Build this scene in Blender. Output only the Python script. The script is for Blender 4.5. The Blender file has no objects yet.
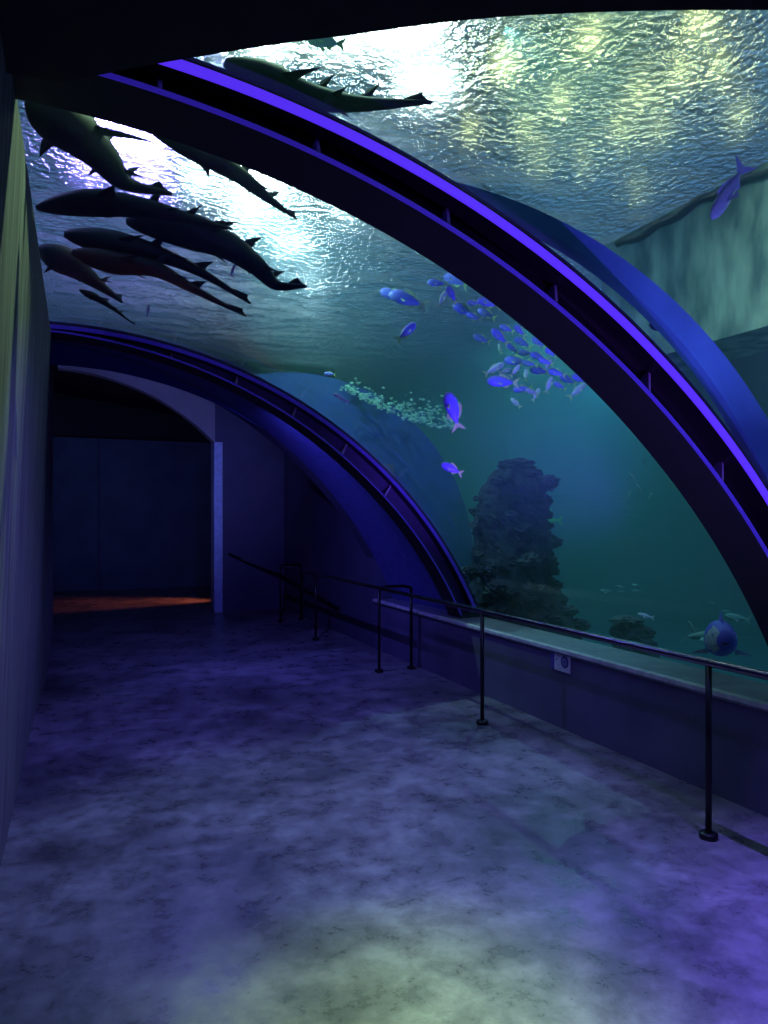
import bpy, bmesh, math, random
from mathutils import Vector, Matrix, noise
random.seed(7)
S = bpy.context.scene
COL = S.collection
# ------------------------------------------------------------ camera
CAMZ = 1.6
YAW = math.atan(306/740)
cd = bpy.data.cameras.new('camera'); cam = bpy.data.objects.new('camera', cd); COL.objects.link(cam)
cd.sensor_fit = 'VERTICAL'; cd.sensor_height = 36; cd.lens = 740/1024*36; cd.shift_y = 8/1024
cd.clip_start = 0.05; cd.clip_end = 200
cam.location = (0, 0, CAMZ); cam.rotation_euler = (math.pi/2, 0, -YAW)
S.camera = cam
# ------------------------------------------------------------ world, exposure
w = bpy.data.worlds.new('hall'); S.world = w; w.use_nodes = True
w.node_tree.nodes['Background'].inputs[0].default_value = (.12, .24, .42, 1)
w.node_tree.nodes['Background'].inputs[1].default_value = 1.5
S.view_settings.view_transform = 'Standard'; S.view_settings.look = 'None'
S.view_settings.gamma = 1; S.view_settings.use_curve_mapping = False
S.view_settings.exposure = 0
S.cycles.use_denoising = True
S.cycles.max_bounces = 8; S.cycles.diffuse_bounces = 3; S.cycles.glossy_bounces = 3
S.cycles.transmission_bounces = 4; S.cycles.volume_bounces = 0; S.cycles.transparent_max_bounces = 16
S.cycles.caustics_reflective = False; S.cycles.caustics_refractive = False
S.cycles.sample_clamp_indirect = 3

def spot(name, loc, to, energy, color, angle, blend=.8, r=0.0, atten=None):
    l = bpy.data.lights.new(name, 'SPOT'); l.energy = energy; l.color = color
    l.spot_size = math.radians(angle); l.spot_blend = blend; l.shadow_soft_size = r
    o = bpy.data.objects.new(name, l); COL.objects.link(o); o.location = loc
    o.rotation_euler = (Vector(to)-Vector(loc)).to_track_quat('-Z', 'Y').to_euler()
    return o
def area(name, loc, to, energy, color, sx, sy, spread=180):
    l = bpy.data.lights.new(name, 'AREA'); l.energy = energy; l.color = color
    l.shape = 'RECTANGLE'; l.size = sx; l.size_y = sy; l.spread = math.radians(spread)
    o = bpy.data.objects.new(name, l); COL.objects.link(o); o.location = loc
    o.rotation_euler = (Vector(to)-Vector(loc)).to_track_quat('-Z', 'Y').to_euler()
    return o
ZS = 5.0          # water surface
# unseen spots added under the surface to light the tank
spot('tank_spot', (1.54, 7.37, 4.85), (5.2, 8.0, 1.6), 420, (.55, 1, .9), 112, .9)
spot('tank_spot', (-.9, 5.6, 4.85), (-.9, 6, 0), 40, (.4, .3, 1), 150)
spot('tank_spot', (2.6, 4.2, 4.85), (5.6, 5.0, 2.6), 90, (.65, 1, .9), 105)
spot('tank_spot', (6.56, 9.1, 4.85), (6.6, 9.8, 0), 420, (.40, .95, .85), 150)
spot('tank_spot', (10, 12, 4.85), (9.5, 12.5, 0), 420, (.20, .65, .95), 155)
spot('tank_spot', (5.0, 3.6, 4.85), (5.9, 3.7, 4.0), 200, (.75, 1, .8), 150)
spot('tank_spot', (8, 2.5, 4.85), (8, 3, 0), 200, (.3, .6, 1), 150)
# lamp over the walkway throwing the pale pool on the floor
spot('pool_spot', (1.85, 2.1, 4.8), (1.0, 2.0, 0), 1500, (.72, 1, .30), 22, 1, .3)
spot('pool_spot', (1.0, 3.5, 4.85), (1.3, 3.1, 0), 230, (.60, 1, .62), 60, 1, .45)
spot('rib_wash', (1.9, 1.2, 1.0), (2.3, 2.65, 2.3), 110, (.25, .10, 1), 100, 1)  # unseen spot added to brighten the rib stiffeners
spot('wall_spot', (1.5, 3.6, 4.8), (-.3, 3.2, 2.9), 330, (.70, 1, .50), 44, 1)
# unseen spots added for the violet and blue wash inside the tunnel
VI = (.20, .13, 1)
spot('violet_wash', (2.6, 2.98, 1.9), (1.2, 4.2, 0), 120, VI, 130, 1, .06)
spot('violet_wash', (2.8, 2.45, 1.7), (2.7, 1.2, 0), 210, VI, 130, 1)
spot('violet_wash', (.6, 2.98, 2.85), (.4, 4.8, 0), 95, (.17, .13, 1), 110, 1)
spot('violet_wash', (.6, 2.40, 2.85), (.7, 1.6, 0), 25, (.15, .14, 1), 110, 1)
spot('violet_wash', (1.0, 6.5, 2.8), (1.5, 5.8, 0), 90, (.15, .13, 1), 120, 1)
spot('violet_wash', (1.6, 6.98, 2.6), (2.2, 9.0, .6), 150, (.13, .12, 1), 120, 1)
spot('violet_wash', (1.2, 8.4, 2.2), (1.4, 13, 3.3), 230, (.20, .22, 1), 80, 1)
# unseen violet spots added to light fish and collar in the tank
spot('added_tank_uplight', (2.7, 3.4, 1.3), (4.2, 7.0, 3.2), 620, (.20, .08, 1), 62, 1)
spot('added_tank_uplight', (2.86, 2.2, 1.91), (3.5, 3.15, 3.4), 34, (.28, .30, 1), 90, 1)
spot('far_spot', (.9, 14.2, 3.4), (-.2, 18, 2.2), 16, (.10, .30, 1), 70, 1)
spot('red_spot', (3.6, 14.9, .8), (.6, 15.2, 0), 300, (1, .20, .09), 50, 1)

# ------------------------------------------------------------ materials
def mat(name, col, rough=.6, metal=0, noise_scale=None, col2=None, bump=0, detail=6, mapping=None, spec=.5, emit=None, es=1):
    m = bpy.data.materials.new(name); m.use_nodes = True; nt = m.node_tree; b = nt.nodes['Principled BSDF']
    b.inputs['Base Color'].default_value = (*col, 1); b.inputs['Roughness'].default_value = rough
    b.inputs['Metallic'].default_value = metal; b.inputs['Specular IOR Level'].default_value = spec
    if emit:
        b.inputs['Emission Color'].default_value = (*emit, 1); b.inputs['Emission Strength'].default_value = es
    tc = nt.nodes.new('ShaderNodeTexCoord'); mp = nt.nodes.new('ShaderNodeMapping'); nt.links.new(tc.outputs['Object'], mp.inputs[0])
    if mapping: mp.inputs['Scale'].default_value = mapping
    n = nt.nodes.new('ShaderNodeTexNoise'); n.inputs['Scale'].default_value = noise_scale or 12; n.inputs['Detail'].default_value = detail
    nt.links.new(mp.outputs[0], n.inputs['Vector'])
    r = nt.nodes.new('ShaderNodeValToRGB'); c2 = col2 or tuple(c*.8 for c in col)
    r.color_ramp.elements[0].position = .35; r.color_ramp.elements[1].position = .65
    r.color_ramp.elements[0].color = (*c2, 1); r.color_ramp.elements[1].color = (*col, 1)
    nt.links.new(n.outputs['Fac'], r.inputs[0]); nt.links.new(r.outputs[0], b.inputs['Base Color'])
    if bump:
        bp = nt.nodes.new('ShaderNodeBump'); bp.inputs['Strength'].default_value = bump; bp.inputs['Distance'].default_value = .02
        nt.links.new(n.outputs['Fac'], bp.inputs['Height']); nt.links.new(bp.outputs[0], b.inputs['Normal'])
    return m

def floor_material():
    m = bpy.data.materials.new('polished_concrete'); m.use_nodes = True; nt = m.node_tree; N = nt.nodes; L = nt.links
    b = N['Principled BSDF']; tc = N.new('ShaderNodeTexCoord')
    def nz(scale, detail, dist=0, rough=.6):
        n = N.new('ShaderNodeTexNoise'); n.inputs['Scale'].default_value = scale; n.inputs['Detail'].default_value = detail
        n.inputs['Distortion'].default_value = dist; n.inputs['Roughness'].default_value = rough; L.new(tc.outputs['Object'], n.inputs['Vector']); return n
    def ramp(src, p0, c0, p1, c1):
        r = N.new('ShaderNodeValToRGB'); e = r.color_ramp.elements
        e[0].position = p0; e[0].color = (*c0, 1); e[1].position = p1; e[1].color = (*c1, 1); L.new(src, r.inputs[0]); return r
    a = nz(1.1, 10, .1, .62); c = nz(5, 10, .15, .72); d = nz(38, 5, .3)
    r1 = ramp(a.outputs['Fac'], .36, (.10, .10, .11), .66, (.34, .34, .34))
    r2 = ramp(c.outputs['Fac'], .42, (.55, .55, .55), .60, (1.2, 1.2, 1.2))
    r3 = ramp(d.outputs['Fac'], .28, (.5, .5, .5), .36, (1, 1, 1))
    mx = N.new('ShaderNodeMix'); mx.data_type = 'RGBA'; mx.blend_type = 'MULTIPLY'; mx.inputs[0].default_value = .8
    L.new(r1.outputs[0], mx.inputs[6]); L.new(r2.outputs[0], mx.inputs[7])
    m2 = N.new('ShaderNodeMix'); m2.data_type = 'RGBA'; m2.blend_type = 'MULTIPLY'; m2.inputs[0].default_value = 1
    L.new(mx.outputs[2], m2.inputs[6]); L.new(r3.outputs[0], m2.inputs[7]); L.new(m2.outputs[2], b.inputs['Base Color'])
    rr = ramp(c.outputs['Fac'], .35, (.22,)*3, .7, (.5,)*3); L.new(rr.outputs[0], b.inputs['Roughness'])
    bp = N.new('ShaderNodeBump'); bp.inputs['Strength'].default_value = .25; bp.inputs['Distance'].default_value = .01
    L.new(c.outputs['Fac'], bp.inputs['Height']); L.new(bp.outputs[0], b.inputs['Normal'])
    return m
M = {}
M['floor'] = floor_material()
M['wall'] = mat('board_marked_concrete', (.20, .20, .19), .9, noise_scale=3, col2=(.08, .08, .08), bump=.15, detail=12, mapping=(2, 9, .5))
M['dark'] = mat('black_plaster', (.018, .018, .022), .8)
M['darkblue'] = mat('dark_blue_render', (.10, .10, .16), .75, noise_scale=2, col2=(.08, .08, .13), bump=.1)
M['arch'] = mat('lit_grey_blue_render', (.34, .36, .36), .8, noise_scale=2, bump=.1)  # lintel paler than the end wall, its light put into the colour
M['steel'] = mat('black_painted_steel', (.012, .012, .016), .45)
M['soffit'] = mat('black_soffit_paint', (.014, .014, .018), .6)
M['strip'] = mat('violet_light_strip', (.1, .05, .5), .4, emit=(.10, .03, 1), es=.85)
M['edge_glow'] = mat('dim_violet_edge_glow', (.1, .05, .5), .4, emit=(.07, .03, 1), es=.22)
M['strip3'] = mat('faint_violet_glow_strip', (.1, .05, .5), .4, emit=(.05, .03, 1), es=.06)
M['bluelit_steel'] = mat('blue_lit_steel', (.06, .055, .18), .6)  # blue light on the far web put into its colour
M['gusset'] = mat('violet_lit_steel', (.8, .6, 1), .5)  # violet light on the stiffeners put into their colour
M['parapet'] = mat('purple_grey_render', (.13, .12, .20), .75, noise_scale=3, col2=(.10, .09, .16), bump=.1)
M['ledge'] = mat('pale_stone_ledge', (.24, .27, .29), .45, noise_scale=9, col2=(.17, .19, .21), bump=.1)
M['lit_edge'] = mat('pale_lit_edge', (.75, .78, .72), .5, noise_scale=14, col2=(.5, .52, .5))
M['rail'] = mat('satin_black_metal', (.02, .02, .025), .3, metal=.6)
M['grip'] = mat('polished_dark_metal', (.22, .22, .24), .22, metal=1)
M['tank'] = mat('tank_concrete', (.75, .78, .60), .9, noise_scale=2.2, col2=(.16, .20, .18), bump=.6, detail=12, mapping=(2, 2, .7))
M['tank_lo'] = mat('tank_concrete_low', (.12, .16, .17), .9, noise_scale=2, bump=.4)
M['sand'] = mat('tank_sand', (.20, .26, .24), .95, noise_scale=6, bump=.4)
M['collar'] = mat('blue_collar_paint', (.16, .36, .85), .6, noise_scale=3)
M['shell'] = mat('blue_shell_paint', (.03, .07, .30), .8, noise_scale=3, col2=(.025, .055, .22))
M['rock'] = mat('reef_rock', (.02, .03, .06), .95, noise_scale=5, col2=(.008, .014, .035), bump=1)
M['coral'] = mat('pale_coral', (.05, .07, .09), .9, noise_scale=20)
M['caustics'] = mat('pale_caustic', (.55, .95, .60), .6)
M['shark'] = mat('shark_skin', (.014, .016, .026), .6, noise_scale=14, col2=(.008, .01, .018))
M['fish'] = mat('violet_fish_scales', (.30, .28, 1), .35, noise_scale=30, col2=(.15, .15, .7), mapping=(1, 1, 3))
M['fin'] = mat('yellow_fin', (.60, .90, .30), .5, noise_scale=20)
M['pale'] = mat('silver_fish_scales', (.75, .85, .80), .3, noise_scale=30, col2=(.35, .42, .55), mapping=(1, 1, 3))
M['silver'] = mat('blue_silver_scales', (.85, .88, 1), .3, noise_scale=20, col2=(.55, .58, .95), mapping=(1, 1, 3))
M['greenfish'] = mat('green_lit_scales', (.10, .95, .25), .4)
M['ghost'] = mat('grey_green_scales', (.20, .42, .40), .5)
M['eye'] = mat('fish_eye', (.01, .01, .01), .1)
M['metal'] = mat('galvanised_metal', (.30, .33, .34), .4, metal=.8)
M['plate'] = mat('white_plastic', (.75, .73, .80), .4)
M['lamp'] = mat('floodlight_lens', (1, 1, 1), .3, emit=(.95, 1, .86), es=26)
M['lampv'] = mat('violet_floodlight_lens', (1, 1, 1), .3, emit=(.42, .25, 1), es=120)
M['lampw'] = mat('strong_floodlight_lens', (1, 1, 1), .3, emit=(.9, 1, .9), es=70)
M['lampy'] = mat('warm_floodlight_lens', (1, 1, 1), .3, emit=(1, .95, .35), es=26)

def acrylic():
    m = bpy.data.materials.new('clear_acrylic'); m.use_nodes = True; nt = m.node_tree; N = nt.nodes; L = nt.links
    N.remove(N['Principled BSDF']); o = N['Material Output']
    t = N.new('ShaderNodeBsdfTransparent'); t.inputs[0].default_value = (.97, .99, .99, 1)
    g = N.new('ShaderNodeBsdfGlossy'); g.inputs['Roughness'].default_value = .02
    f = N.new('ShaderNodeFresnel'); f.inputs[0].default_value = 1.3
    ge = N.new('ShaderNodeNewGeometry'); iv = N.new('ShaderNodeMath'); iv.operation = 'SUBTRACT'; iv.inputs[0].default_value = 1; L.new(ge.outputs['Backfacing'], iv.inputs[1])
    mu = N.new('ShaderNodeMath'); mu.operation = 'MULTIPLY'; L.new(f.outputs[0], mu.inputs[0]); L.new(iv.outputs[0], mu.inputs[1])
    mx = N.new('ShaderNodeMixShader'); L.new(mu.outputs[0], mx.inputs[0]); L.new(t.outputs[0], mx.inputs[1]); L.new(g.outputs[0], mx.inputs[2])
    L.new(mx.outputs[0], o.inputs['Surface']); return m
M['acrylic'] = acrylic()
def water_body():
    m = bpy.data.materials.new('tank_water'); m.use_nodes = True; nt = m.node_tree; N = nt.nodes; L = nt.links
    N.remove(N['Principled BSDF']); o = N['Material Output']
    t = N.new('ShaderNodeBsdfTransparent'); L.new(t.outputs[0], o.inputs['Surface'])
    a = N.new('ShaderNodeVolumeAbsorption'); a.inputs['Color'].default_value = (.12, .70, .84, 1); a.inputs['Density'].default_value = .17
    s = N.new('ShaderNodeVolumeScatter'); s.inputs['Color'].default_value = (.40, .9, .85, 1); s.inputs['Density'].default_value = .075; s.inputs['Anisotropy'].default_value = .2
    ad = N.new('ShaderNodeAddShader'); L.new(a.outputs[0], ad.inputs[0]); L.new(s.outputs[0], ad.inputs[1]); L.new(ad.outputs[0], o.inputs['Volume'])
    return m
M['water'] = water_body()
def surface_mat():
    m = bpy.data.materials.new('rippled_water_surface'); m.use_nodes = True; nt = m.node_tree; N = nt.nodes; L = nt.links
    N.remove(N['Principled BSDF']); o = N['Material Output']
    g = N.new('ShaderNodeBsdfGlass'); g.inputs['IOR'].default_value = 1.18; g.inputs['Roughness'].default_value = 0
    tc = N.new('ShaderNodeTexCoord'); n = N.new('ShaderNodeTexNoise'); n.inputs['Scale'].default_value = 13; n.inputs['Detail'].default_value = 3
    L.new(tc.outputs['Object'], n.inputs['Vector'])
    b = N.new('ShaderNodeBump'); b.inputs['Strength'].default_value = 1; b.inputs['Distance'].default_value = .16
    L.new(n.outputs['Fac'], b.inputs['Height']); L.new(b.outputs[0], g.inputs['Normal'])
    g2 = N.new('ShaderNodeBsdfGlass'); g2.inputs['IOR'].default_value = 1.05; g2.inputs['Roughness'].default_value = .5
    mx = N.new('ShaderNodeMixShader'); mx.inputs[0].default_value = .13; L.new(g.outputs[0], mx.inputs[1]); L.new(g2.outputs[0], mx.inputs[2])
    L.new(mx.outputs[0], o.inputs['Surface']); return m
M['surface'] = surface_mat()

# ------------------------------------------------------------ helpers
def mesh(name, v, f, m=None, parent=None, smooth=False, loc=None, recalc=True):
    me = bpy.data.meshes.new(name); me.from_pydata([tuple(p) for p in v], [], f); me.update()
    if recalc:
        bm = bmesh.new(); bm.from_mesh(me); bmesh.ops.recalc_face_normals(bm, faces=bm.faces); bm.to_mesh(me); bm.free()
    if m: me.materials.append(m)
    if smooth: me.polygons.foreach_set('use_smooth', [True]*len(me.polygons))
    o = bpy.data.objects.new(name, me); COL.objects.link(o)
    if parent: o.parent = parent
    if loc: o.location = loc
    return o
def tag(o, label=None, cat=None, group=None, kind=None):
    if label: o['label'] = label
    if cat: o['category'] = cat
    if group: o['group'] = group
    if kind: o['kind'] = kind
    return o
def empty(name, loc=(0, 0, 0)):
    o = bpy.data.objects.new(name, None); COL.objects.link(o); o.location = loc; o.empty_display_size = .1; return o
def struct(name, v, f, m, label, **k):
    o = mesh(name, v, f, m, **k); tag(o, label, kind='structure'); return o
def boxvf(x0, x1, y0, y1, z0, z1, v=None, f=None):
    v = [] if v is None else v; f = [] if f is None else f; n = len(v)
    v += [(x0,y0,z0),(x1,y0,z0),(x1,y1,z0),(x0,y1,z0),(x0,y0,z1),(x1,y0,z1),(x1,y1,z1),(x0,y1,z1)]
    f += [tuple(n+i for i in q) for q in ((0,3,2,1),(4,5,6,7),(0,1,5,4),(1,2,6,5),(2,3,7,6),(3,0,4,7))]
    return v, f
def bevel(o, wd=.004, seg=2):
    b = o.modifiers.new('bevel', 'BEVEL'); b.width = wd; b.segments = seg; b.limit_method = 'ANGLE'; return o
def loft(rings, closed=True, caps=True):
    n = len(rings[0]); v = [p for r in rings for p in r]; f = []
    for i in range(len(rings)-1):
        for j in range(n if closed else n-1):
            a = i*n+j; b = i*n+(j+1) % n; f.append((a, b, b+n, a+n))
    if caps and closed:
        f.append(tuple(range(n-1, -1, -1))); f.append(tuple(range((len(rings)-1)*n, len(rings)*n)))
    return v, f
def tube(pts, r, n=12):
    pts = [Vector(p) for p in pts]; rings = []
    for i, p in enumerate(pts):
        t = (pts[min(i+1, len(pts)-1)]-pts[max(i-1, 0)]).normalized()
        u = t.cross(Vector((0, 0, 1)));  u = u if u.length > .05 else t.cross(Vector((1, 0, 0)))
        u.normalize(); w_ = t.cross(u)
        rings.append([p+u*r*math.cos(2*math.pi*k/n)+w_*r*math.sin(2*math.pi*k/n) for k in range(n)])
    return loft(rings)
FW = Vector((math.sin(YAW), math.cos(YAW), 0)); RT = Vector((math.cos(YAW), -math.sin(YAW), 0)); UP = Vector((0, 0, 1))
CAM = Vector((0, 0, CAMZ))
def ray(px, py): return FW+RT*((px-384)/740)+UP*((520-py)/740)
def at(px, py, d): return CAM+ray(px, py)*d
CX, CZ = -.15, -1.1           # centre of the tunnel arch
RG = 4.30                     # radius of the acrylic
def arc(a, r, y): return Vector((CX+r*math.sin(a), y, CZ+r*math.cos(a)))   # a from vertical towards +X
def on_cyl(px, py, r):
    d = ray(px, py); ox, oz = -CX, CAMZ-CZ
    A = d.x**2+d.z**2; B = 2*(ox*d.x+oz*d.z); C = ox*ox+oz*oz-r*r
    t = (-B+math.sqrt(B*B-4*A*C))/(2*A); return CAM+d*t
def amax(r, z=.6): return math.acos((z-CZ)/r)

# ------------------------------------------------------------ floor, walls, ceiling
v, f = boxvf(-1.6, 4.4, -3.5, 18.3, -.12, 0); struct('floor', v, f, M['floor'], 'worn grey polished concrete walkway floor')
# left wall, leaning slightly inward under the acrylic, plumb beyond the second rib
def wall_x(y, z):
    k = max(0, min(1, (8-y)/1.5)); return -.33+.13*(z/3.1)*k+.03*(1-k)
rings = []
for y in [-3.5+i*.5 for i in range(28)]+[10.5]:
    top = 3.10 if y < 6.9 else 3.10+(y-6.9)*.22 if y < 8.6 else 3.5+(y-8.6)*.25
    rings.append([(wall_x(y, z), y, z) for z in [top*i/8 for i in range(9)]]+[(-.7, y, top), (-.7, y, 0)])
v, f = loft(rings); struct('wall_left', v, f, M['wall'], 'rough board-marked concrete wall along the left of the walkway')
# near vault with slanted edge (opaque)
def edge_y(x):
    P = [(-0.4, 2.575), (-0.183, 2.575), (-0.053, 2.561), (0.077, 2.452), (0.228, 2.311), (0.356, 2.192), (0.523, 2.028), (0.677, 1.876), (0.833, 1.706), (0.959, 1.572), (1.126, 1.404), (1.277, 1.251), (1.371, 1.155), (2.5, 0.05), (4, -2)]
    for (a, b), (c, d) in zip(P, P[1:]):
        if x <= c: return b+(d-b)*(x-a)/(c-a)
    return -2
rings = []
for i in range(81):
    a = -.05+(amax(4.09)+.05)*i/80; p = arc(a, 4.09, 0); ye = edge_y(p.x); q = arc(a, 4.29, 0)
    rings.append([(p.x, -3.5, p.z), (p.x, ye, p.z), (q.x, ye, q.z), (q.x, -3.5, q.z)])
v, f = loft(rings); struct('ceiling', v, f, M['dark'], 'black opaque vault over the near end of the walkway')
v, f = boxvf(-.7, 5.2, -3.7, -3.5, 0, 5.2); struct('wall_back', v, f, M['dark'], 'dark wall behind the viewpoint')
# parapet
v, f = boxvf(3.43, 3.78, -3.5, 8.6, 0, .57); struct('wall_right', v, f, M['parapet'], 'low dark purple parapet wall under the acrylic tunnel')
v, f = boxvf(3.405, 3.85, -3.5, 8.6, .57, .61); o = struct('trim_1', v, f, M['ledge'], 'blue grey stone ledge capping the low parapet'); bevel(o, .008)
v, f = boxvf(3.395, 3.45, -3.5, 8.6, .585, .616); o = struct('lit_edge_strip', v, f, M['lit_edge'], 'pale strip for the light caught along the front edge of the ledge'); bevel(o, .006)  # pale strip added where the ledge edge catches light
# passage beyond the tunnel
v, f = boxvf(3.43, 3.7, 8.6, 13.0, 0, 4.4); v = [(x, y, 2.3 if (z > 4 and y < 9) else z if z < 4 else 3.2) for x, y, z in v]; struct('wall_passage', v, f, M['darkblue'], 'dark blue side wall of the passage beyond the tunnel')
v, f = loft([[(-.7, y, z), (3.6, y, z-d), (3.6, y, z-d+.06), (-.7, y, z+.06)] for y, z, d in ((8.9, 3.56, .9), (13, 4.4, .6), (18.3, 4.4, .6))]); struct('ceiling_passage', v, f, M['dark'], 'dark ceiling of the far passage')
# bulkhead closing the tunnel profile at Y 8.6
def ring_wall(name, ri, ro_fn, y0, y1, m, label, n=48, a0=-.03, a1=None):
    rings = []
    a1 = a1 or amax(ri, .0)
    for i in range(n+1):
        a = a0+(a1-a0)*i/n; p = arc(a, ri, 0); q = ro_fn(a)
        rings.append([(p.x, y0, p.z), (p.x, y1, p.z), (q[0], y1, q[1]), (q[0], y0, q[1])])
    v, f = loft(rings); return struct(name, v, f, m, label)
# end wall with arched doorway: polygon ring
ARC_B = [(-.30+2.5*i/14, .47+math.sqrt(3.58**2-(-.30+2.5*i/14+.40)**2)) for i in range(15)]
ARC_B[-1] = (2.2, 2.93)
def end_wall():
    top = [(x, 4.4) for x, z in ARC_B]; v = []; f = []
    for y in (13.0, 13.22):
        v += [(x, y, z) for x, z in ARC_B]+[(x, y, z) for x, z in top]
    n = 15; k = 30
    for i in range(n-1):
        f.append((i, i+1, n+i+1, n+i)); f.append((k+i+1, k+i, k+n+i, k+n+i+1)); f.append((i+1, i, k+i, k+i+1))
    return v, f
v, f = end_wall(); struct('wall_arch', v, f, M['arch'], 'grey blue arched lintel over the dark doorway')
v, f = boxvf(2.2, 3.43, 13.002, 13.22, 0, 4.4); struct('wall_end', v, f, M['darkblue'], 'dark blue end wall right of the doorway')
v, f = boxvf(2.17, 2.32, 12.93, 13.24, 0, 2.95); o = struct('trim_2', v, f, mat('pale_lit_jamb', (.55, .75, .95), .5), 'pale upright jamb on the right of the doorway'); bevel(o, .01)  # light on the jamb put into its pale colour
# far room
v, f = boxvf(-1.6, 4.2, 18.1, 18.3, 0, 3.46); struct('wall_far', v, f, mat('far_blue_wall', (.10, .16, .22), .8, noise_scale=2), 'dim blue back wall of the far room')
v, f = boxvf(-1.6, 4.2, 17.6, 18.3, 3.46, 4.4); struct('ceiling_beam', v, f, M['dark'], 'black beam over the back wall of the far room')
v, f = boxvf(.42, .47, 18.05, 18.1, 0, 3.46); struct('trim_3', v, f, M['darkblue'], 'thin upright joint on the far wall')
v, f = boxvf(-1.8, -1.6, 10.5, 18.3, 0, 4.4); struct('wall_far_left', v, f, M['dark'], 'dark side wall of the far room')
v, f = boxvf(-1.6, -.7, 10.4, 10.5, 0, 4.4); struct('wall_return', v, f, M['dark'], 'dark wall return at the end of the concrete wall')
v, f = boxvf(4.2, 4.4, 13.0, 18.3, 0, 4.4); struct('wall_far_right', v, f, M['dark'], 'dark right side wall of the far room')
v, f = boxvf(3.43, 4.4, 13.0, 13.2, 0, 4.4); struct('wall_far_return', v, f, M['dark'], 'dark wall return beside the doorway')

def prof2(t):
    a = -.03+1.56*t; return (-.50+4.53*math.sin(a)*1.0 if False else -.66+4.69*math.sin(a+.085), -1.17+4.69*math.cos(a+.085))
# ------------------------------------------------------------ acrylic panels
def panel(name, y0, y1, label, a0=-.04, edge=None):
    rings = []
    for i in range(65):
        a = a0+(amax(4.30, .6)-a0)*i/64
        p = arc(a, 4.30, 0); q = arc(a, 4.33, 0)
        ys = edge_y(p.x)-.02 if edge else y0
        rings.append([(p.x, ys, p.z), (p.x, y1, p.z), (q.x, y1, q.z), (q.x, ys, q.z)])
    v, f = loft(rings); o = struct(name, v, f, M['acrylic'], label); 
    return o
panel('window_1', 0, 2.66, 'curved clear acrylic panel nearest the viewpoint', edge=True)
panel('window_2', 2.82, 6.66, 'curved clear acrylic panel between the two black ribs')
rings = []
for i in range(65):
    a = -.04+(amax(4.30, .6)+.04)*i/64; p = arc(a, 4.25, 0); q = arc(a, 4.33, 0)
    a2 = .07+(math.acos((.6+1.17)/4.69)-.07)*i/64; X2 = -.66+4.69*math.sin(a2); Z2 = -1.17+4.69*math.cos(a2)
    rings.append([(p.x, 6.88, p.z), (X2, 8.6, Z2), (X2+.08*math.sin(a2), 8.6, Z2+.08*math.cos(a2)), (q.x, 6.88, q.z)])
v, f = loft(rings); struct('ceiling_lining', v, f, mat('blue_lining', (.11, .12, .42), .8), 'smooth blue vault lining between the far rib and the passage')

# ------------------------------------------------------------ water body (volume) with a tunnel shaped hollow
def shell_r(a, s):
    dx, dz = math.sin(a), math.cos(a); ox, oz = CX-2.5, CZ-1.0
    B = 2*(ox*dx+oz*dz); C = ox*ox+oz*oz-2.38**2; D = B*B-4*C
    rr = max(4.78, (-B+math.sqrt(D))/2) if D > 0 else 4.78
    top = 4.78+.94*s/max(.75, math.cos(min(a, .7)))
    return max(rr, min(top, 5.9)) if a < .95 else max(rr, 5.2+.2*s)
def hollow(s):
    pts = []
    for i in range(49):
        t = i/48
        if s is None: a = -.06+(amax(4.345, .55)+.06)*t; r = 4.345
        else: a = -.08+1.45*t; r = shell_r(a, s)-.09
        p = arc(a, r, 0); pts.append((p.x, p.z))
    return pts
rings = []
for y, k in ((-3.4, None), (8.67, None), (8.70, 0), (10.5, .5), (13, 1), (23.8, 1)):
    h = hollow(k); r = [(-5, ZS-.02), (-5, 3.3 if k is None else h[0][1])]+h+[(h[-1][0] if k is not None else 3.86, -1.2), (15, -1.2), (15, ZS-.02)]
    if k is None: r[1] = (-5, 3.22)
    rings.append([(x, y, z) for x, z in r])
v, f = loft(rings); tag(mesh('tank_water', v, f, M['water']), 'clear blue green water filling the aquarium tank', 'water', kind='stuff')
# rippled surface
nx, ny = 220, 300; v = []; f = []
def wave(x, y):
    return .020*noise.noise(Vector((x*2.2, y*3.2, 0)))+.010*noise.noise(Vector((x*6, y*8, 3)))+.05*noise.noise(Vector((x*.6, y*.7, 9)))
for j in range(ny+1):
    for i in range(nx+1):
        x = -5+20*i/nx; y = -3.4+27.4*j/ny; v.append((x, y, ZS+wave(x, y)))
for j in range(ny):
    for i in range(nx):
        a = j*(nx+1)+i; f.append((a, a+1, a+nx+2, a+nx+1))
tag(mesh('water_surface', v, f, M['surface'], smooth=True, recalc=False), 'rippled glittering surface of the tank seen from below', 'water surface', kind='stuff')
# tank enclosure
v, f = boxvf(3.86, 15.3, -3.6, 24.3, -1.4, -1.2); struct('tank_floor', v, f, M['sand'], 'sandy bottom of the aquarium tank')
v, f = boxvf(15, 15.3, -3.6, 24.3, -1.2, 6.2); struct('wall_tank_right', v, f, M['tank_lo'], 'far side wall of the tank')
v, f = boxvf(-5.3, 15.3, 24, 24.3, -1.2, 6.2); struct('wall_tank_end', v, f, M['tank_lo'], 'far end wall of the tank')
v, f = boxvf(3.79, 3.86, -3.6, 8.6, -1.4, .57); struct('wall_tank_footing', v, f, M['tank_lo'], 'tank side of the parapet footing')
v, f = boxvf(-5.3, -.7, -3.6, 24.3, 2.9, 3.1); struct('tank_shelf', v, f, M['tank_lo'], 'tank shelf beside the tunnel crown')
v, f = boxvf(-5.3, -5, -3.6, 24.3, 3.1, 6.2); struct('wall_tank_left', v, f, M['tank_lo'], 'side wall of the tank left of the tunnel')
WX = 1.755*(ZS-1.6)
v, f = [], []
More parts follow.
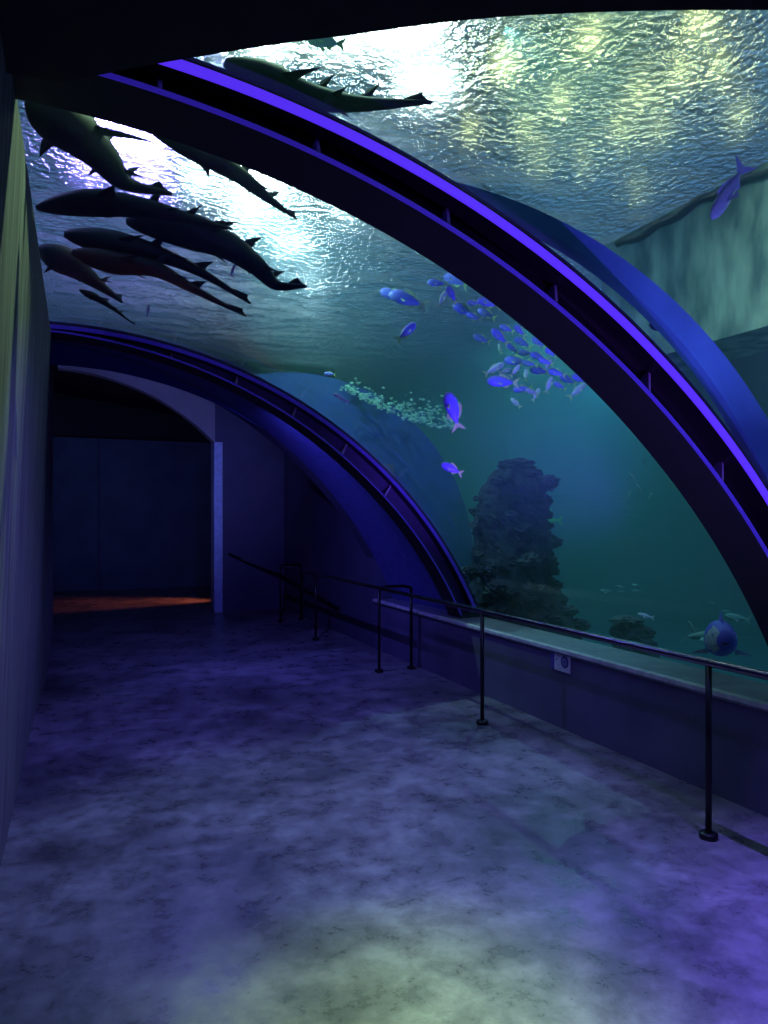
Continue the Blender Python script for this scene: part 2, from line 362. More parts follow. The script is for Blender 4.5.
# upper concrete block with wavering lower edge
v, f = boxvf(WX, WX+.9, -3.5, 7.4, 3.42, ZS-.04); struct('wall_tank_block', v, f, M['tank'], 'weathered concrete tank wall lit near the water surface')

pts = [(WX-.03, -3+i*.12, ZS-.13+.025*math.sin(i*1.3)+.02*math.sin(i*.45)) for i in range(85)]
v, f = tube(pts, .045, 8); struct('waterline_reflection', v, f, M['steel'], 'dark wavering bar for the reflected edge along the waterline of the concrete tank wall', smooth=True)  # slim dark bar added for the wall edge reflected at the waterline
# outer shell of the portal, seen through the water beyond the far rib
def shell():
    rings = []
    for y, s in ((8.66, 0), (10.5, .5), (13, 1), (23.9, 1)):
        r = []
        n = 60; outer = []
        for i in range(n+1):
            a = -.08+1.6*i/n; rr = shell_r(a, s); dx, dz = math.sin(a), math.cos(a)
            outer.append((CX+rr*dx, y, CZ+rr*dz))
        outer += [(4.95, y, -1.2)]
        inner = [(3.9, y, -1.2)]+[tuple(arc(amax(4.36, .0)*(1-i/n)-.08*(i/n), 4.36, y)) for i in range(n+1)]
        rings.append(outer+inner)
    # front face + outside only (the passage walls line the inside)
    m_ = len(rings[0]); k = n+2; v = []; f = []
    for r in rings: v += r
    for i in range(len(rings)-1):
        for j in range(k-1): f.append((i*m_+j, i*m_+j+1, (i+1)*m_+j+1, (i+1)*m_+j))
    for j in range(k-1): f.append((j, j+1, m_-2-j, m_-1-j))
    return v, f
v, f = shell(); struct('wall_portal_shell', v, f, M['shell'], 'blue painted outer shell of the passage standing in the tank')
# opaque collar behind the shell front, faces the tunnel
rings = []
for i in range(49):
    a = .07+(math.acos(1.17/4.69)-.07)*i/48
    p, q = [Vector((-.66+r*math.sin(a), 0, -1.17+r*math.cos(a))) for r in (4.69, 4.80)]
    rings.append([(p.x, 8.6, p.z), (p.x, 8.9, p.z), (q.x, 8.9, q.z), (q.x, 8.6, q.z)])
v, f = loft(rings); struct('trim_4', v, f, M['darkblue'], 'dark blue arched edge where the acrylic tunnel meets the passage')
# blue collar over the near rib
rings = []
for i in range(61):
    a = -.02+2.2*i/60; c = (1.5, .42)
    ro = 2.76; wd = .05+.15*min(1, i/25)
    ri = ro-wd
    rings.append([(c[0]+ri*math.sin(a), 3.06, c[1]+ri*math.cos(a)), (c[0]+ri*math.sin(a), 3.14, c[1]+ri*math.cos(a)),
                  (c[0]+ro*math.sin(a), 3.14, c[1]+ro*math.cos(a)), (c[0]+ro*math.sin(a), 3.06, c[1]+ro*math.cos(a))])
v, f = loft(rings); o = mesh('outer_collar', v, f, M['collar'], smooth=False); tag(o, 'blue curved collar band standing in the water outside the near rib', 'tunnel collar')

# ------------------------------------------------------------ ribs
ST_A = []
for px, py in ((160, 92), (320, 150), (450, 224), (557, 304), (652, 390), (727, 478)):
    p = CAM+ray(px, py)*(2.6/ray(px, py).y); ST_A.append(math.atan2(p.x-CX, p.z-CZ))
def taper(a, r, y):
    return r+(.07 if y < 5 else .13)*max(0, 1-max(a, 0)/.75)**1.3 if r < 4.19 else r
def sweep(prof, a0, a1, n=96, y=0):
    rings = []
    for i in range(n+1):
        a = a0+(a1-a0)*i/n; rings.append([tuple(arc(a, taper(a, r, y), y+dy)) for r, dy in prof])
    return loft(rings)
def rib(y, label, angles, a0):
    t = empty('tunnel_rib', arc(amax(4.12, .61), 4.12, y)); L0 = -Vector(t.location)
    def part(nm, vf, m, smooth=False, par=t):
        v, f = vf; return mesh(nm, [Vector(p)+L0 for p in v], f, m, par, smooth)
    R0, R1, W = 4.10, 4.285, .28; ae = amax(4.12, .61)
    part('inner_flange', sweep([(R0, 0), (R0, W), (R0+.022, W), (R0+.022, 0)], a0, ae, y=y), M['soffit'])
    part('outer_flange', sweep([(R1-.02, 0), (R1-.02, W), (R1+.035, W), (R1+.035, 0)], a0, ae-.015, y=y), M['steel'])
    part('web', sweep([(R0+.02, .13), (R0+.02, .16), (R1-.01, .16), (R1-.01, .13)], a0, ae, y=y), M['steel'] if y < 5 else M['bluelit_steel'])
    part('glow_strip', sweep([(R1-.026, -.014), (R1-.026, .0), (R1+.006, .0), (R1+.006, -.014)], a0, ae-.01, y=y), M['strip'] if y < 5 else M['strip3'])
    part('glow_strip', sweep([(R0-.001, -.010), (R0-.001, .0), (R0+.014, .0), (R0+.014, -.010)], a0, ae-.01, y=y), M['edge_glow'] if y < 5 else M['strip3'])  # lower glow added for the lit edge of the inner flange
    for a in angles:
        da = .0018
        q = [(R0+.02, .004), (R0+.02, .13), (R1-.02, .13), (R1-.02, .10)]
        rings = [[tuple(arc(a+s*da, taper(a, r, y), y+dy)) for r, dy in q] for s in (-1, 1)]
        part('stiffener', loft(rings), M['gusset'])
    p = arc(ae, 4.12, y)
    v, f = boxvf(p.x-.03, p.x+.26, y-.01, y+W+.01, .605, .66)
    part('foot_plate', (v, f), M['steel'])
    tag(t, label, 'tunnel rib', 'black steel ribs of the acrylic tunnel'); return t
rib(2.6, 'large near black steel rib with violet light strip and glowing edge arching across the picture', ST_A, -.04)
step = (ST_A[-1]-ST_A[1])/4
rib(6.6, 'far black steel rib with violet edge above the dark doorway', [ST_A[1]+step*(k-1)-.02 for k in range(0, 6)], -.03)

# ------------------------------------------------------------ handrail
hr = empty('handrail', (2.93, 2.815, 0)); H0 = -Vector(hr.location)
def hp(nm, vf, m=M['rail'], par=hr, smooth=True, label=None):
    v, f = vf; o = mesh(nm, [Vector(p)+H0 for p in v], f, m, par, smooth)
    if label: o['label'] = label
    return o
RZ = .883
hp('rail', tube([(2.93, y, RZ) for y in (-1.5, 1, 3, 5, 7, 9, 11.34)], .021), M['grip'])
hp('crossbar', tube([(2.93, 7.22, RZ-.004), (3.0, 7.22, RZ+.012), (3.22, 7.24, RZ+.012), (3.31, 7.24, RZ-.01)], .016))
hp('crossbar', tube([(2.93, 11.34, RZ-.004), (3.0, 11.36, RZ+.01), (3.31, 11.5, RZ)], .016))
def post(x, y):
    p = hp('post', tube([(x, y, .03), (x, y, .45), (x, y, RZ-.012)], .016))
    rings = [[(x+r*math.cos(k*math.pi/12), y+r*math.sin(k*math.pi/12), z) for k in range(24)] for r, z in ((.046, 0.0), (.046, .024), (.040, .03), (.018, .032))]
    v, f = loft(rings); hp('base_flange', (v, f), par=p)
for y in (2.815, 5.07, 7.22, 9.47, 11.34): post(2.93, y)
post(3.31, 7.24); post(3.31, 11.5)
tag(hr, 'long black metal handrail on slim posts beside the low parapet', 'handrail')
wr = mesh('rail_shadow', *tube([(3.39, 9.9, .36), (3.39, 11.5, .48), (3.37, 12.8, .6), (2.75, 12.94, .85), (2.42, 12.94, 1.02)], .02), M['rail'], smooth=True)  # shadow of the handrail on the wall, modelled as a dark tube
tag(wr, 'dark sloping tube for the handrail shadow on the dark blue end wall', 'handrail')

# ------------------------------------------------------------ socket on the parapet, metal fitting on the floor
so = empty('wall_socket', (3.43, 4.72, .44))
bevel(mesh('face_plate', *boxvf(-.012, 0, -.11, .085, 0, .155), M['plate'], so), .003)
bevel(mesh('side_panel', *boxvf(-.011, 0, .088, .135, 0, .155), mat('violet_plastic', (.12, .10, .40), .5), so), .003)
def disc_x(x0, x1, cy, cz, r, n=28):
    return loft([[(x, cy+r*math.cos(2*math.pi*k/n), cz+r*math.sin(2*math.pi*k/n)) for k in range(n)] for x in (x0, x1)])
cup = mesh('socket_ring', *disc_x(-.016, -.011, -.05, .08, .046), mat('dark_violet_plastic', (.07, .06, .22), .4), so)
mesh('socket_well', *disc_x(-.018, -.015, -.05, .08, .03), mat('mid_violet_plastic', (.25, .22, .5), .4), cup)
mesh('pin_hole', *disc_x(-.019, -.0175, -.042, .08, .005, 12), M['eye'], cup)
mesh('pin_hole', *disc_x(-.019, -.0175, -.058, .08, .005, 12), M['eye'], cup)
mesh('button', *disc_x(-.015, -.011, .055, .085, .008, 16), M['eye'], so)
for z in (.045, .12): mesh('screw', *disc_x(-.014, -.011, .03, z, .005, 12), M['metal'], so)
tag(so, 'pale square wall socket with round outlet on the low parapet', 'socket')
fx = empty('floor_fitting', (-.25, 2.28, 0))
fr = []; ff = []
for b in ((-.08, .08, -.09, -.07, 0, .02), (-.08, .08, .07, .09, 0, .02), (-.08, -.06, -.07, .07, 0, .02), (.06, .08, -.07, .07, 0, .02)): boxvf(*b, fr, ff)
bevel(mesh('frame', fr, ff, M['metal'], fx), .003)
mesh('recess_plate', *boxvf(-.06, .06, -.07, .07, 0, .006), M['rail'], fx)
bevel(mesh('bracket', *boxvf(-.05, .01, -.012, .012, .006, .026), M['metal'], fx), .003)
mesh('bolt', *loft([[(.088+.012*math.cos(k*math.pi/5), .085+.012*math.sin(k*math.pi/5), z) for k in range(10)] for z in (0, .03)]), M['rail'], fx)
tag(fx, 'small grey metal fitting on the floor at the foot of the concrete wall', 'floor fitting')

# ------------------------------------------------------------ lamps hung above the water
def floodlight(x, y, z, r, m, label, group=None):
    t = empty('floodlight', (x, y, z)); n = 24
    v, f = loft([[(q*math.cos(2*math.pi*k/n), q*math.sin(2*math.pi*k/n), h) for k in range(n)] for q, h in ((r*1.12, 0), (r*1.15, .12), (r*.6, .3), (r*.2, .42))])
    mesh('housing', v, f, M['steel'], t, True)
    v, f = loft([[(r*math.cos(2*math.pi*k/n), r*math.sin(2*math.pi*k/n), h) for k in range(n)] for h in (-.03, -.005)])
    mesh('lens', v, f, m, t)
    v, f = tube([(0, 0, .4), (0, 0, 1.6)], .02, 8); mesh('hanger', v, f, M['steel'], t)
    tag(t, label, 'floodlight', group); return t
def above(px, py, z):
    r_ = ray(px, py); return CAM+r_*((z-CAMZ)/r_.z)
LZ = 6.6
GL = 'white floodlights over the tank'; GY = 'small warm floodlights over the tank'
for px, py, r in ((400, 45, .5), (335, 55, .32), (265, 62, .3), (425, 105, .4), (228, 165, .3), (262, 205, .45), (345, 225, .2), (290, 262, .35), (245, 235, .3), (315, 300, .25), (200, 200, .25)):
    p = above(px, py, LZ); floodlight(p.x, p.y, LZ, r, M['lampw' if py > 150 else 'lamp'], 'white floodlight hanging over the tank and glittering through the rippled water', GL)
for px, py, r in ((135, 160, .45), (105, 130, .3), (150, 205, .25), (90, 185, .2)):
    p = above(px, py, LZ); floodlight(p.x, p.y, LZ, r, M['lampv'], 'violet floodlight glittering through the water near the concrete wall', 'violet floodlights over the tank')
v = []; f = []
for i in range(13): boxvf(-3+i, -2.94+i, 5, 19, LZ+1.58, LZ+1.68, v, f)
for i in range(15): boxvf(-3, 9.06, 5+i, 5.06+i, LZ+1.58, LZ+1.68, v, f)
struct('ceiling_grid', v, f, M['steel'], 'dark open grid ceiling over the tank carrying the floodlights')
for px, py, r in ((470, 150, .14), (525, 150, .14), (585, 185, .13), (660, 150, .14), (720, 90, .15), (640, 115, .14), (505, 85, .2), (560, 120, .16), (620, 150, .16), (590, 60, .16), (680, 95, .16), (740, 140, .16), (700, 45, .18), (540, 180, .14), (640, 210, .14)):
    p = above(px, py, LZ); floodlight(p.x, p.y, LZ, r*.7, M['lampy'], 'small warm floodlight hanging over the right part of the tank', GY)

# ------------------------------------------------------------ sharks lying over the tunnel crown
def blade(p0, p1, tip, up, th=.008):
    """thin swept fin: root edge p0-p1, tip; returns closed wedge"""
    p0, p1, tip = Vector(p0), Vector(p1), Vector(tip); m1 = p1.lerp(tip, .55)+(p0-p1)*.06; m0 = p0.lerp(tip, .55)+(p0-p1)*.10
    pts = [p0, m0, tip, m1, p1]; n = Vector(up).normalized()*th
    c = (p0+p1)*.5+(tip-(p0+p1)*.5)*.35
    v = pts+[c+n, c-n]; f = []
    for i in range(5): f.append((i, (i+1) % 5, 5)); f.append(((i+1) % 5, i, 6))
    return v, f
def spline(pts, n):
    pts = [Vector(p) for p in pts]; P = [pts[0]*2-pts[1]]+pts+[pts[-1]*2-pts[-2]]; out = []
    m_ = len(pts)-1
    for i in range(n+1):
        t = i/n*m_; k = min(int(t), m_-1); u = t-k; a, b, c, d = P[k:k+4]
        out.append(.5*((2*b)+(c-a)*u+(2*a-5*b+4*c-d)*u*u+(3*b-a-3*c+d)*u**3))
    return out
def shark(px_pts, wpx, label, lift=.13, fins=(1, 1), tail=1):
    pts = [on_cyl(x, y, 4.33+lift) for x, y in px_pts]
    sp = spline(pts, 30); root = sp[8].copy(); L = sum((sp[i+1]-sp[i]).length for i in range(30))
    dist = (root-CAM).dot(FW); W = wpx/740*dist/2*1.28
    t = empty('shark', root); rings = []; frames = []
    for i, p in enumerate(sp):
        s = i/30; T = (sp[min(i+1, 30)]-sp[max(i-1, 0)]).normalized()
        N_ = Vector((p.x-CX, 0, p.z-CZ)).normalized(); B = T.cross(N_).normalized(); N_ = B.cross(T)
        if s < .3: r = W*(.22+.78*math.sin(min(1, s/.26)*math.pi/2)**.8)
        else: r = W*(1-.90*((s-.3)/.7)**.85)
        frames.append((p, T, N_, B, r))
        rings.append([p-root+B*r*math.cos(a)+N_*r*.72*math.sin(a) for a in [2*math.pi*k/16 for k in range(16)]])
    v, f = loft(rings); mesh('body', v, f, M['shark'], t, True)
    def fr(s): return frames[int(round(s*30))]
    for sgn in (-1, 1):                     # pectoral, pelvic fins
        p, T, N_, B, r = fr(.27); q = fr(.37)[0]
        v, f = blade(p-root+B*sgn*r*.7, q-root+B*sgn*r*.7, (p+q)/2-root+B*sgn*(r+W*1.5)+T*W*1.4, N_); mesh('pectoral_fin', v, f, M['shark'], t)
        p, T, N_, B, r = fr(.57); q = fr(.64)[0]
        v, f = blade(p-root+B*sgn*r*.6, q-root+B*sgn*r*.6, (p+q)/2-root+B*sgn*(r+W*.55)+T*W*.8, N_); mesh('pelvic_fin', v, f, M['shark'], t)
    for s0, s1, h in ((.47, .55, .9), (.70, .77, .7)):
        p, T, N_, B, r = fr(s0); q = fr(s1)[0]
        v, f = blade(p-root+N_*r*.5, q-root+N_*r*.4, q-root+N_*(r*.5+W*h)+B*W*.25+T*W*.4, B); mesh('dorsal_fin', v, f, M['shark'], t)
    p, T, N_, B, r = fr(.86); e = frames[-1][0]
    v, f = blade(p-root, e-root, e-root+(N_*.6+B*.4*tail)*W*.55-T*W*.5, T.cross(N_)); mesh('tail_fin', v, f, M['shark'], t)
    tag(t, label, 'shark', 'dark sharks lying over the tunnel'); return t
shark([(30, 100), (62, 122), (100, 155), (125, 183), (172, 194)], 46, 'dark shark closest to the top of the concrete wall, violet glitter beside it', .10)
shark([(38, 208), (95, 203), (150, 209), (190, 219), (232, 229)], 27, 'dark shark lying nearly level with its head at the concrete wall', .14)
shark([(128, 222), (170, 226), (222, 243), (256, 266), (276, 285), (306, 286)], 36, 'largest dark shark of the cluster with a bent tail pointing right', .42)
shark([(64, 234), (110, 243), (152, 252), (200, 272), (250, 303)], 27, 'dark shark just below the largest one, tail in the white glitter', .26)
shark([(72, 252), (112, 262), (155, 269), (195, 290), (246, 316)], 24, 'lowest long dark shark of the cluster, thin tail pointing down right', .12)
shark([(42, 248), (70, 264), (95, 282), (122, 302)], 28, 'short dark shark low beside the concrete wall under the cluster', .30)
shark([(150, 128), (198, 150), (240, 176), (270, 200), (297, 219)], 24, 'dark shark emerging from behind the near rib into the white glare', .10)
shark([(225, 62), (268, 82), (315, 98), (365, 104), (432, 102)], 34, 'dark shark above the near rib against the brightest glitter', .30)
shark([(80, 290), (105, 303), (135, 325)], 8, 'small slender shark with pale edge just above the far rib', .2)

# ------------------------------------------------------------ fish
def fish_proto(name, body_m, fin_m, deep=.17, thick=.09):
    t = empty(name, (0, 0, 0)); rings = []; n = 14
    for i in range(n+1):
        s = i/n; x = .5-.82*s
        h = deep*(math.sin(math.pi*min(1, s*1.02)**.72)**.75)*.98+.018; wd = thick*(math.sin(math.pi*min(1, s*1.0)**.65)**.8)+.010
        rings.append([(x, wd*math.cos(a), h*math.sin(a)*(1 if math.sin(a) > 0 else .9)) for a in [2*math.pi*k/12 for k in range(12)]])
    v, f = loft(rings); bo = mesh('body', v, f, body_m, t, True)
    def fin(nm, pts, y=.0, th=.006, tilt=0):
        k = len(pts); v = [(x, y+th+tilt*abs(z), z) for x, z in pts]+[(x, y-th+tilt*abs(z), z) for x, z in pts]
        f = [tuple(range(k)), tuple(range(2*k-1, k-1, -1))]+[(i, (i+1) % k, (i+1) % k+k, i+k) for i in range(k)]
        return mesh(nm, v, f, fin_m, t)
    fin('tail_fin', [(-.28, .022), (-.36, .08), (-.53, .20), (-.43, 0), (-.53, -.20), (-.36, -.08), (-.28, -.022)])
    fin('dorsal_fin', [(.22, deep*.80), (.08, deep*1.55), (-.05, deep*1.25), (-.22, deep*.62), (-.2, deep*.3), (.1, deep*.7)])
    fin('anal_fin', [(.0, -deep*.75), (-.12, -deep*1.2), (-.24, -deep*.4), (-.15, -deep*.3)])
    for s in (-1, 1):
        v = [(.22, s*thick*.8, -.02), (.10, s*(thick+.13), -.14), (.02, s*(thick+.08), -.09), (.14, s*thick*.7, -.05), (.15, s*(thick+.02), -.045)]
        mesh('pectoral_fin', v, [(0, 1, 4), (1, 2, 4), (2, 3, 4), (4, 3, 0), (0, 3, 2, 1)], fin_m, t)
    v = []; f = []
    for s in (-1, 1):
        k0 = len(v); cx, cz, r = .40, .02, .022; y = s*thick*.62
        for k in range(8): v.append((cx+r*math.cos(k*math.pi/4), y, cz+r*math.sin(k*math.pi/4)))
        v.append((cx, y+s*.02, cz)); f += [(k0+k, k0+(k+1) % 8, k0+8) for k in range(8)]
    mesh('eye', v, f, M['eye'], t)
    return t
def copy_tree(o, parent=None):
    c = o.copy(); COL.objects.link(c); c.parent = parent
    for ch in list(o.children): copy_tree(ch, c)
    return c
PROTO = {'violet': fish_proto('fish', M['fish'], M['fin'], .17), 'pale': fish_proto('fish', M['pale'], M['fin'], .14),
         'silver': fish_proto('fish', M['silver'], M['silver'], .10, .06), 'green': fish_proto('fish', M['greenfish'], M['greenfish'], .10, .05),
         'ghost': fish_proto('fish', M['ghost'], M['ghost'], .12, .06)}
used = set()
def fish(kind, px, py, ln, ang, d, label, group=None, toward=0.0, roll=0.0):
    o = PROTO[kind]
    if kind in used: o = copy_tree(PROTO[kind])
    used.add(kind)
    a = math.radians(ang); h = (RT*math.cos(a)+UP*math.sin(a)+FW*toward).normalized()
    side = (FW*math.cos(roll)+UP*math.sin(roll)*0)-h*h.dot(FW); side.normalize(); up = side.cross(h) if False else h.cross(side)
    if up.dot(UP) < 0: up = -up; side = -side
    side = up.cross(h)
    R = Matrix((h, side, up)).transposed().to_4x4()
    if roll: R = R @ Matrix.Rotation(roll, 4, 'X')
    s = ln/740*d/max(.35, math.sqrt(max(0, 1-h.dot(FW)**2)))
    o.matrix_world = Matrix.Translation(at(px, py, d)) @ R @ Matrix.Scale(s, 4)
    tag(o, label, 'fish', group); return o
G1 = 'violet fish of the shoal under the near rib'
school = [(438, 283, 18, 175), (456, 281, 24, 150), (452, 295, 18, 120), (464, 311, 22, 155), (487, 314, 18, 150), (489, 303, 22, 160),
          (482, 339, 17, 160), (500, 337, 20, 140), (507, 329, 14, 150), (523, 343, 18, 150), (520, 331, 14, 140), (539, 357, 17, 160),
          (517, 361, 22, 172), (503, 382, 28, 176), (540, 371, 19, 175), (523, 389, 17, 185), (557, 373, 16, 160), (568, 380, 18, 155),
          (580, 379, 16, 160), (539, 343, 15, 140), (526, 353, 15, 170), (551, 353, 13, 150), (474, 317, 15, 160), (530, 364, 14, 165),
          (546, 362, 14, 160), (513, 349, 13, 150), (560, 386, 13, 150), (474, 303, 12, 170)]
for i, (x, y, l, a) in enumerate(school):
    fish('violet', x, y, l*1.15, a, 7.6+.9*math.sin(i*2.3), 'violet fish with yellow fins in the crowded shoal under the near rib', G1, toward=.3*math.sin(i*1.7))
G2 = 'pale fish among the violet shoal'
for i, (x, y, l, a) in enumerate([(494, 369, 20, 30), (577, 391, 20, 40), (549, 385, 15, 70), (536, 395, 14, 60), (532, 392, 13, 160), (516, 403, 12, 130), (442, 299, 14, 60),
                                 (526, 375, 12, 80), (515, 371, 12, 50), (500, 349, 10, 100), (548, 365, 11, 60), (505, 371, 12, 20)]):
    fish('pale', x, y, l*1.15, a, 7.3+.8*math.sin(i*3.1), 'pale fish with light fins scattered among the violet shoal', G2, toward=.4*math.sin(i*2.9))
fish('violet', 406, 332, 26, 42, 7, 'lone violet fish with yellow tail swimming up right, left of the shoal')
fish('violet', 408, 300, 40, 160, 7.6, 'long violet fish heading left, left of the shoal')
fish('violet', 394, 296, 30, 158, 7.9, 'violet fish just behind the long one left of the shoal')
fish('violet', 453, 411, 40, 107, 6.0, 'violet fish swimming steeply upward beside the pale caustic light patch')
fish('violet', 452, 469, 24, 155, 6.3, 'violet fish with yellow tail above the dark reef column')
fish('violet', 330, 374, 12, 175, 8, 'tiny violet fish above the far rib')
fish('silver', 341, 398, 18, 150, 6.9, 'pale blue fish close above the far rib')
fish('violet', 668, 325, 38, 180, 4.6, 'violet fish with yellow tail in front of the blue collar band')
fish('silver', 729, 191, 66, 239, 4.2, 'slender silver blue fish diving at the upper right by the concrete tank wall')
fish('violet', 326, 42, 38, 172, 4.4, 'violet fish at the very top against the white glitter')
fish('silver', 148, 311, 12, 80, 6.8, 'tiny pale fish between the shark tails and the far rib')
fish('silver', 233, 270, 14, 70, 5.8, 'small pale fish beside the largest shark')
fish('green', 549, 520, 27, 178, 10.2, 'bright green fish right of the reef column, lower of the pair')
fish('green', 544, 513, 17, 195, 10.4, 'short bright green fish right of the reef column, upper of the pair')
fish('ghost', 548, 504, 18, 178, 11.5, 'faint green fish above the bright green pair')
for x, y, l, a in ((628, 497, 13, 60), (640, 490, 12, 120), (650, 497, 10, 60), (633, 478, 12, 130), (645, 463, 12, 110)):
    fish('ghost', x, y, l, a, 9.5, 'faint grey green fish hovering in the open water left of the near rib', 'faint fish in open water')
for x, y, l, a in ((606, 591, 13, 180), (621, 587, 10, 175), (637, 591, 11, 180), (622, 592, 9, 180), (636, 585, 8, 180), (712, 603, 10, 170), (728, 612, 12, 175)):
    fish('ghost', x, y, l, a, 10.5, 'faint grey green fish low above the tank bottom', 'faint low fish')
fish('silver', 646, 616, 17, 165, 7.6, 'pale fish resting beside the small rock outcrop')
fish('ghost', 697, 636, 30, 5, 6.6, 'dull green fish left of the large blue fish')
fish('ghost', 692, 628, 16, 120, 6.7, 'small dull green fish above the larger green one')
fish('ghost', 738, 618, 26, 170, 7.6, 'dull green fish behind the large blue fish')

# large fish seen head-on near the ledge
def big_fish():
    p = at(722, 641, 5.0); t = empty('large_fish', p); k = 1/740*5.0
    rings = []
    hd = (-FW*.9-RT*.28+UP*.12).normalized(); sd = hd.cross(UP).normalized(); up = sd.cross(hd)
    for i in range(17):
        s = i/16; x = .16-.55*s
        h = 21*k*(math.sin(math.pi*min(1, .10+s*.88))**.6); wd = 15*k*(math.sin(math.pi*min(1, .12+s*.86))**.65)
        rings.append([hd*x+sd*wd*math.cos(a)+up*(h*math.sin(a)*(1.0 if math.sin(a) > 0 else .75)) for a in [2*math.pi*q/20 for q in range(20)]])
    v, f = loft(rings); mesh('body', v, f, mat('blue_parrot_scales', (.20, .16, 1), .5, noise_scale=3, col2=(.12, .12, .8)), t, True); bo = bpy.data.objects[t.children[-1].name]; bo.data.materials.append(M['pale'])
    for p_ in bo.data.polygons:
        c = p_.center; nrm = noise.noise(c*14)*.012
        if c.dot(RT)+nrm  < -10.5*k: p_.material_index = 1  # lit left side of the body painted pale
    for sg in (-1, 1):
        v, f = blade(sd*sg*12*k-up*7*k, sd*sg*12*k-up*13*k-hd*.03, sd*sg*30*k-up*14*k-hd*.05, up, .012); mesh('pectoral_fin', v, f, M['silver'], t)
    v, f = blade(up*18*k+hd*.08, up*15*k-hd*.2, up*31*k-hd*.05, sd, .012); mesh('dorsal_fin', v, f, M['fish'], t)
    b = -hd*.38
    v, f = blade(b+up*4*k, b-up*4*k, b-hd*.14+up*15*k, sd, .01); mesh('tail_fin', v, f, M['fish'], t)
    for sg in (-1, 1):
        c = hd*.10+sd*sg*9.5*k+up*5*k; q = []
        for i, (z, r) in enumerate(((-1, .2), (-.6, .8), (0, 1), (.6, .8), (1, .2))):
            q.append([c+sd*z*.008+(hd*math.cos(a)+up*math.sin(a))*r*.010 for a in [2*math.pi*n/10 for n in range(10)]])
        v, f = loft(q); mesh('eye', v, f, M['eye'], t, True)
    v, f = tube([hd*.165+sd*-.02-up*.01, hd*.172-up*.016, hd*.165+sd*.02-up*.01], .005, 6); mesh('mouth', v, f, M['eye'], t)
    tag(t, 'large blue fish with pale-lit left side facing the viewer just beyond the ledge', 'fish')
big_fish()

# ------------------------------------------------------------ reef
def ico(sub):
    import bmesh
    bm = bmesh.new(); bmesh.ops.create_icosphere(bm, subdivisions=sub, radius=1); v = [x.co.copy() for x in bm.verts]; f = [tuple(q.index for q in p.verts) for p in bm.faces]; bm.free(); return v, f
def lump(c, rad, rough, sub=4, seed=0, sc=(1, 1, 1), fr=2.5):
    v0, f = ico(sub); out = []
    for p in v0:
        n1 = noise.noise(p*fr+Vector((seed, 0, 0)))+.5*noise.noise(p*fr*2.3+Vector((0, seed, 0)))+.3*abs(noise.noise(p*fr*5+Vector((seed, seed, 0))))
        q = p*(1+rough*n1); out.append(Vector((q.x*rad*sc[0], q.y*rad*sc[1], q.z*rad*sc[2]))+Vector(c))
    return out, f
def merge(parts):
    v = []; f = []
    for a, b in parts:
        n = len(v); v += a; f += [tuple(i+n for i in q) for q in b]
    return v, f
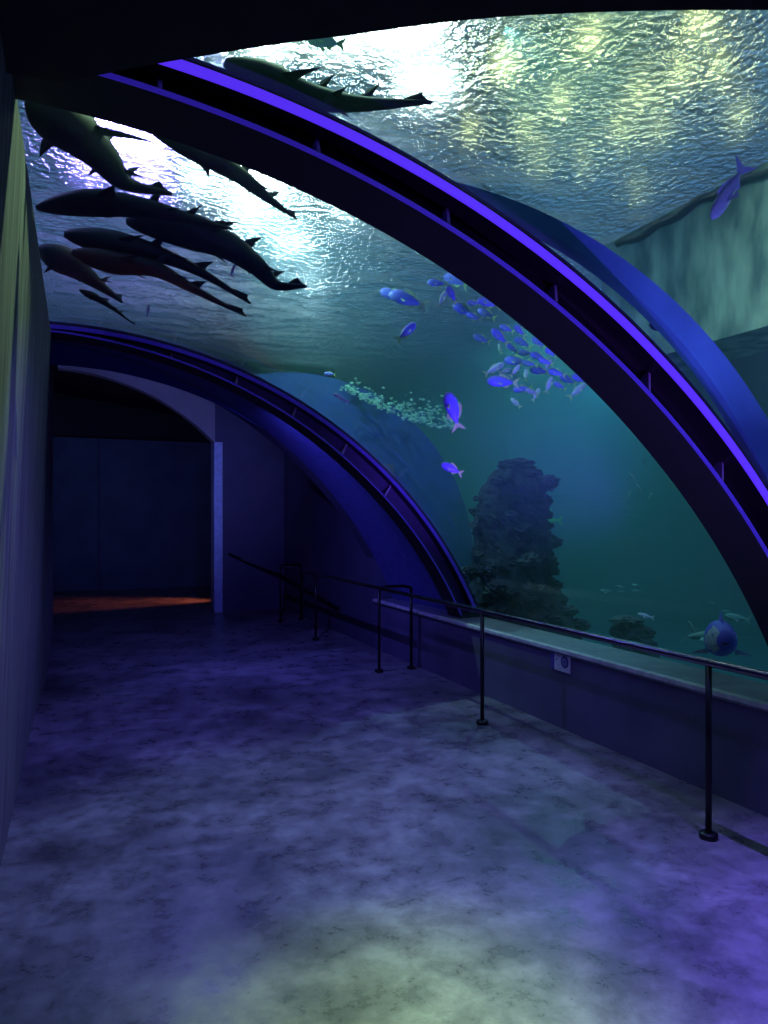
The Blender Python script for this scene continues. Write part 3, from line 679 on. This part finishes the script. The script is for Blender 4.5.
def reef_column():
    D = 8.4; base = at(512, 600, D); base.z = -1.2; t = empty('reef_column', base)
    prof = [(470, 516, 22), (490, 512, 33), (512, 511, 35), (535, 512, 35), (555, 514, 37), (575, 511, 42), (600, 512, 50), (630, 514, 58), (690, 513, 60), (740, 514, 60)]
    rings = []; k = D/740; N_ = 72
    zz = []
    for i in range(60):
        u = i/59*(len(prof)-1); j = min(int(u), len(prof)-2); w_ = u-j
        y, x, r = [prof[j][q]*(1-w_)+prof[j+1][q]*w_ for q in range(3)]
        p = at(x, y, D)-base; zz.append(p.z)
        ring = []
        for q in range(N_):
            a = 2*math.pi*q/N_; dirv = RT*math.cos(a)+FW*math.sin(a)
            n1 = noise.noise(Vector((math.cos(a)*1.6, math.sin(a)*1.6, p.z*2.6)))*.22+noise.noise(Vector((math.cos(a)*5, math.sin(a)*5, p.z*8)))*.16+noise.noise(Vector((math.cos(a)*12, math.sin(a)*12, p.z*18)))*.09
            ring.append(p+dirv*(r*k*(1+n1)))
        rings.append(ring)
    v, f = loft(rings); mesh('rock', v, f, M['rock'], t)
    rnd = random.Random(3)
    # plate coral on top and knobs all over
    v, f = lump(at(517, 466, D)-base, 16*k, .35, 4, 5, (1.15, 1, .42)); mesh('plate_coral', v, f, M['rock'], t)
    for i in range(95):
        j = rnd.randrange(2, 48); ring = rings[j]; q = rnd.randrange(N_)
        r = rnd.uniform(4, 8.5)*k; c = ring[q]+(ring[q]-ring[(q+36) % 72]).normalized()*r*.35
        v, f = lump(c, r, .55, 3, i, (1.1, 1.1, .7), 2.2); mesh('coral_knob', v, f, M['coral'] if rnd.random() < .3 else M['rock'], t)
    tag(t, 'tall dark reef column crusted with coral, right of the far rib', 'reef')
reef_column()
def outcrop(px, py, D, r, label):
    p = at(px, py, D); base = Vector((p.x, p.y, -1.2)); t = empty('rock_outcrop', base); k = D/740
    parts = []
    rnd = random.Random(px)
    for i in range(9):
        z = rnd.uniform(-.9, .0); c = p-base+RT*rnd.uniform(-.8, .8)*r*k*(.4-z*.8)+UP*z*r*k+FW*rnd.uniform(-.4, .4)*r*k
        parts.append(lump(c, r*k*rnd.uniform(.4, .65), .5, 3, i+px, (1.2, 1.1, .7)))
    hgt = p.z+1.2
    parts.append(lump(Vector((0, 0, hgt*.42)), 1, .3, 4, 2, (r*k*1.5, r*k*1.5, hgt*.5)))
    v, f = merge(parts); mesh('rock', v, f, M['rock'], t)
    v, f = lump(p-base+UP*r*k*.35-RT*r*k*.3, r*k*.5, .5, 3, 8, (1.4, 1, .4)); mesh('coral_cap', v, f, M['coral'], t)
    tag(t, label, 'rock')
outcrop(634, 628, 7.8, 22, 'low dark rock with coral cap on the tank bottom behind the handrail')
# caustic light on the portal shell roof, built as pale green specks
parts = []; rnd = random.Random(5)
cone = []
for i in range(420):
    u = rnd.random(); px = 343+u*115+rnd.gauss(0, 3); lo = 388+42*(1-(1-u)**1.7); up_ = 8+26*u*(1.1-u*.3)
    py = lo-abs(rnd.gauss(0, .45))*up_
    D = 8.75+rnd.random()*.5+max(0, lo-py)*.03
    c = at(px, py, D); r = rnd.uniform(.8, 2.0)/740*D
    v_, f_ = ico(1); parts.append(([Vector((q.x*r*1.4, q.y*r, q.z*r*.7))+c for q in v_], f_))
v, f = merge(parts); tag(mesh('caustic_patch', v, f, M['caustics']), 'crescent of pale green caustic light built as specks over the blue shell roof', 'caustics', kind='stuff')
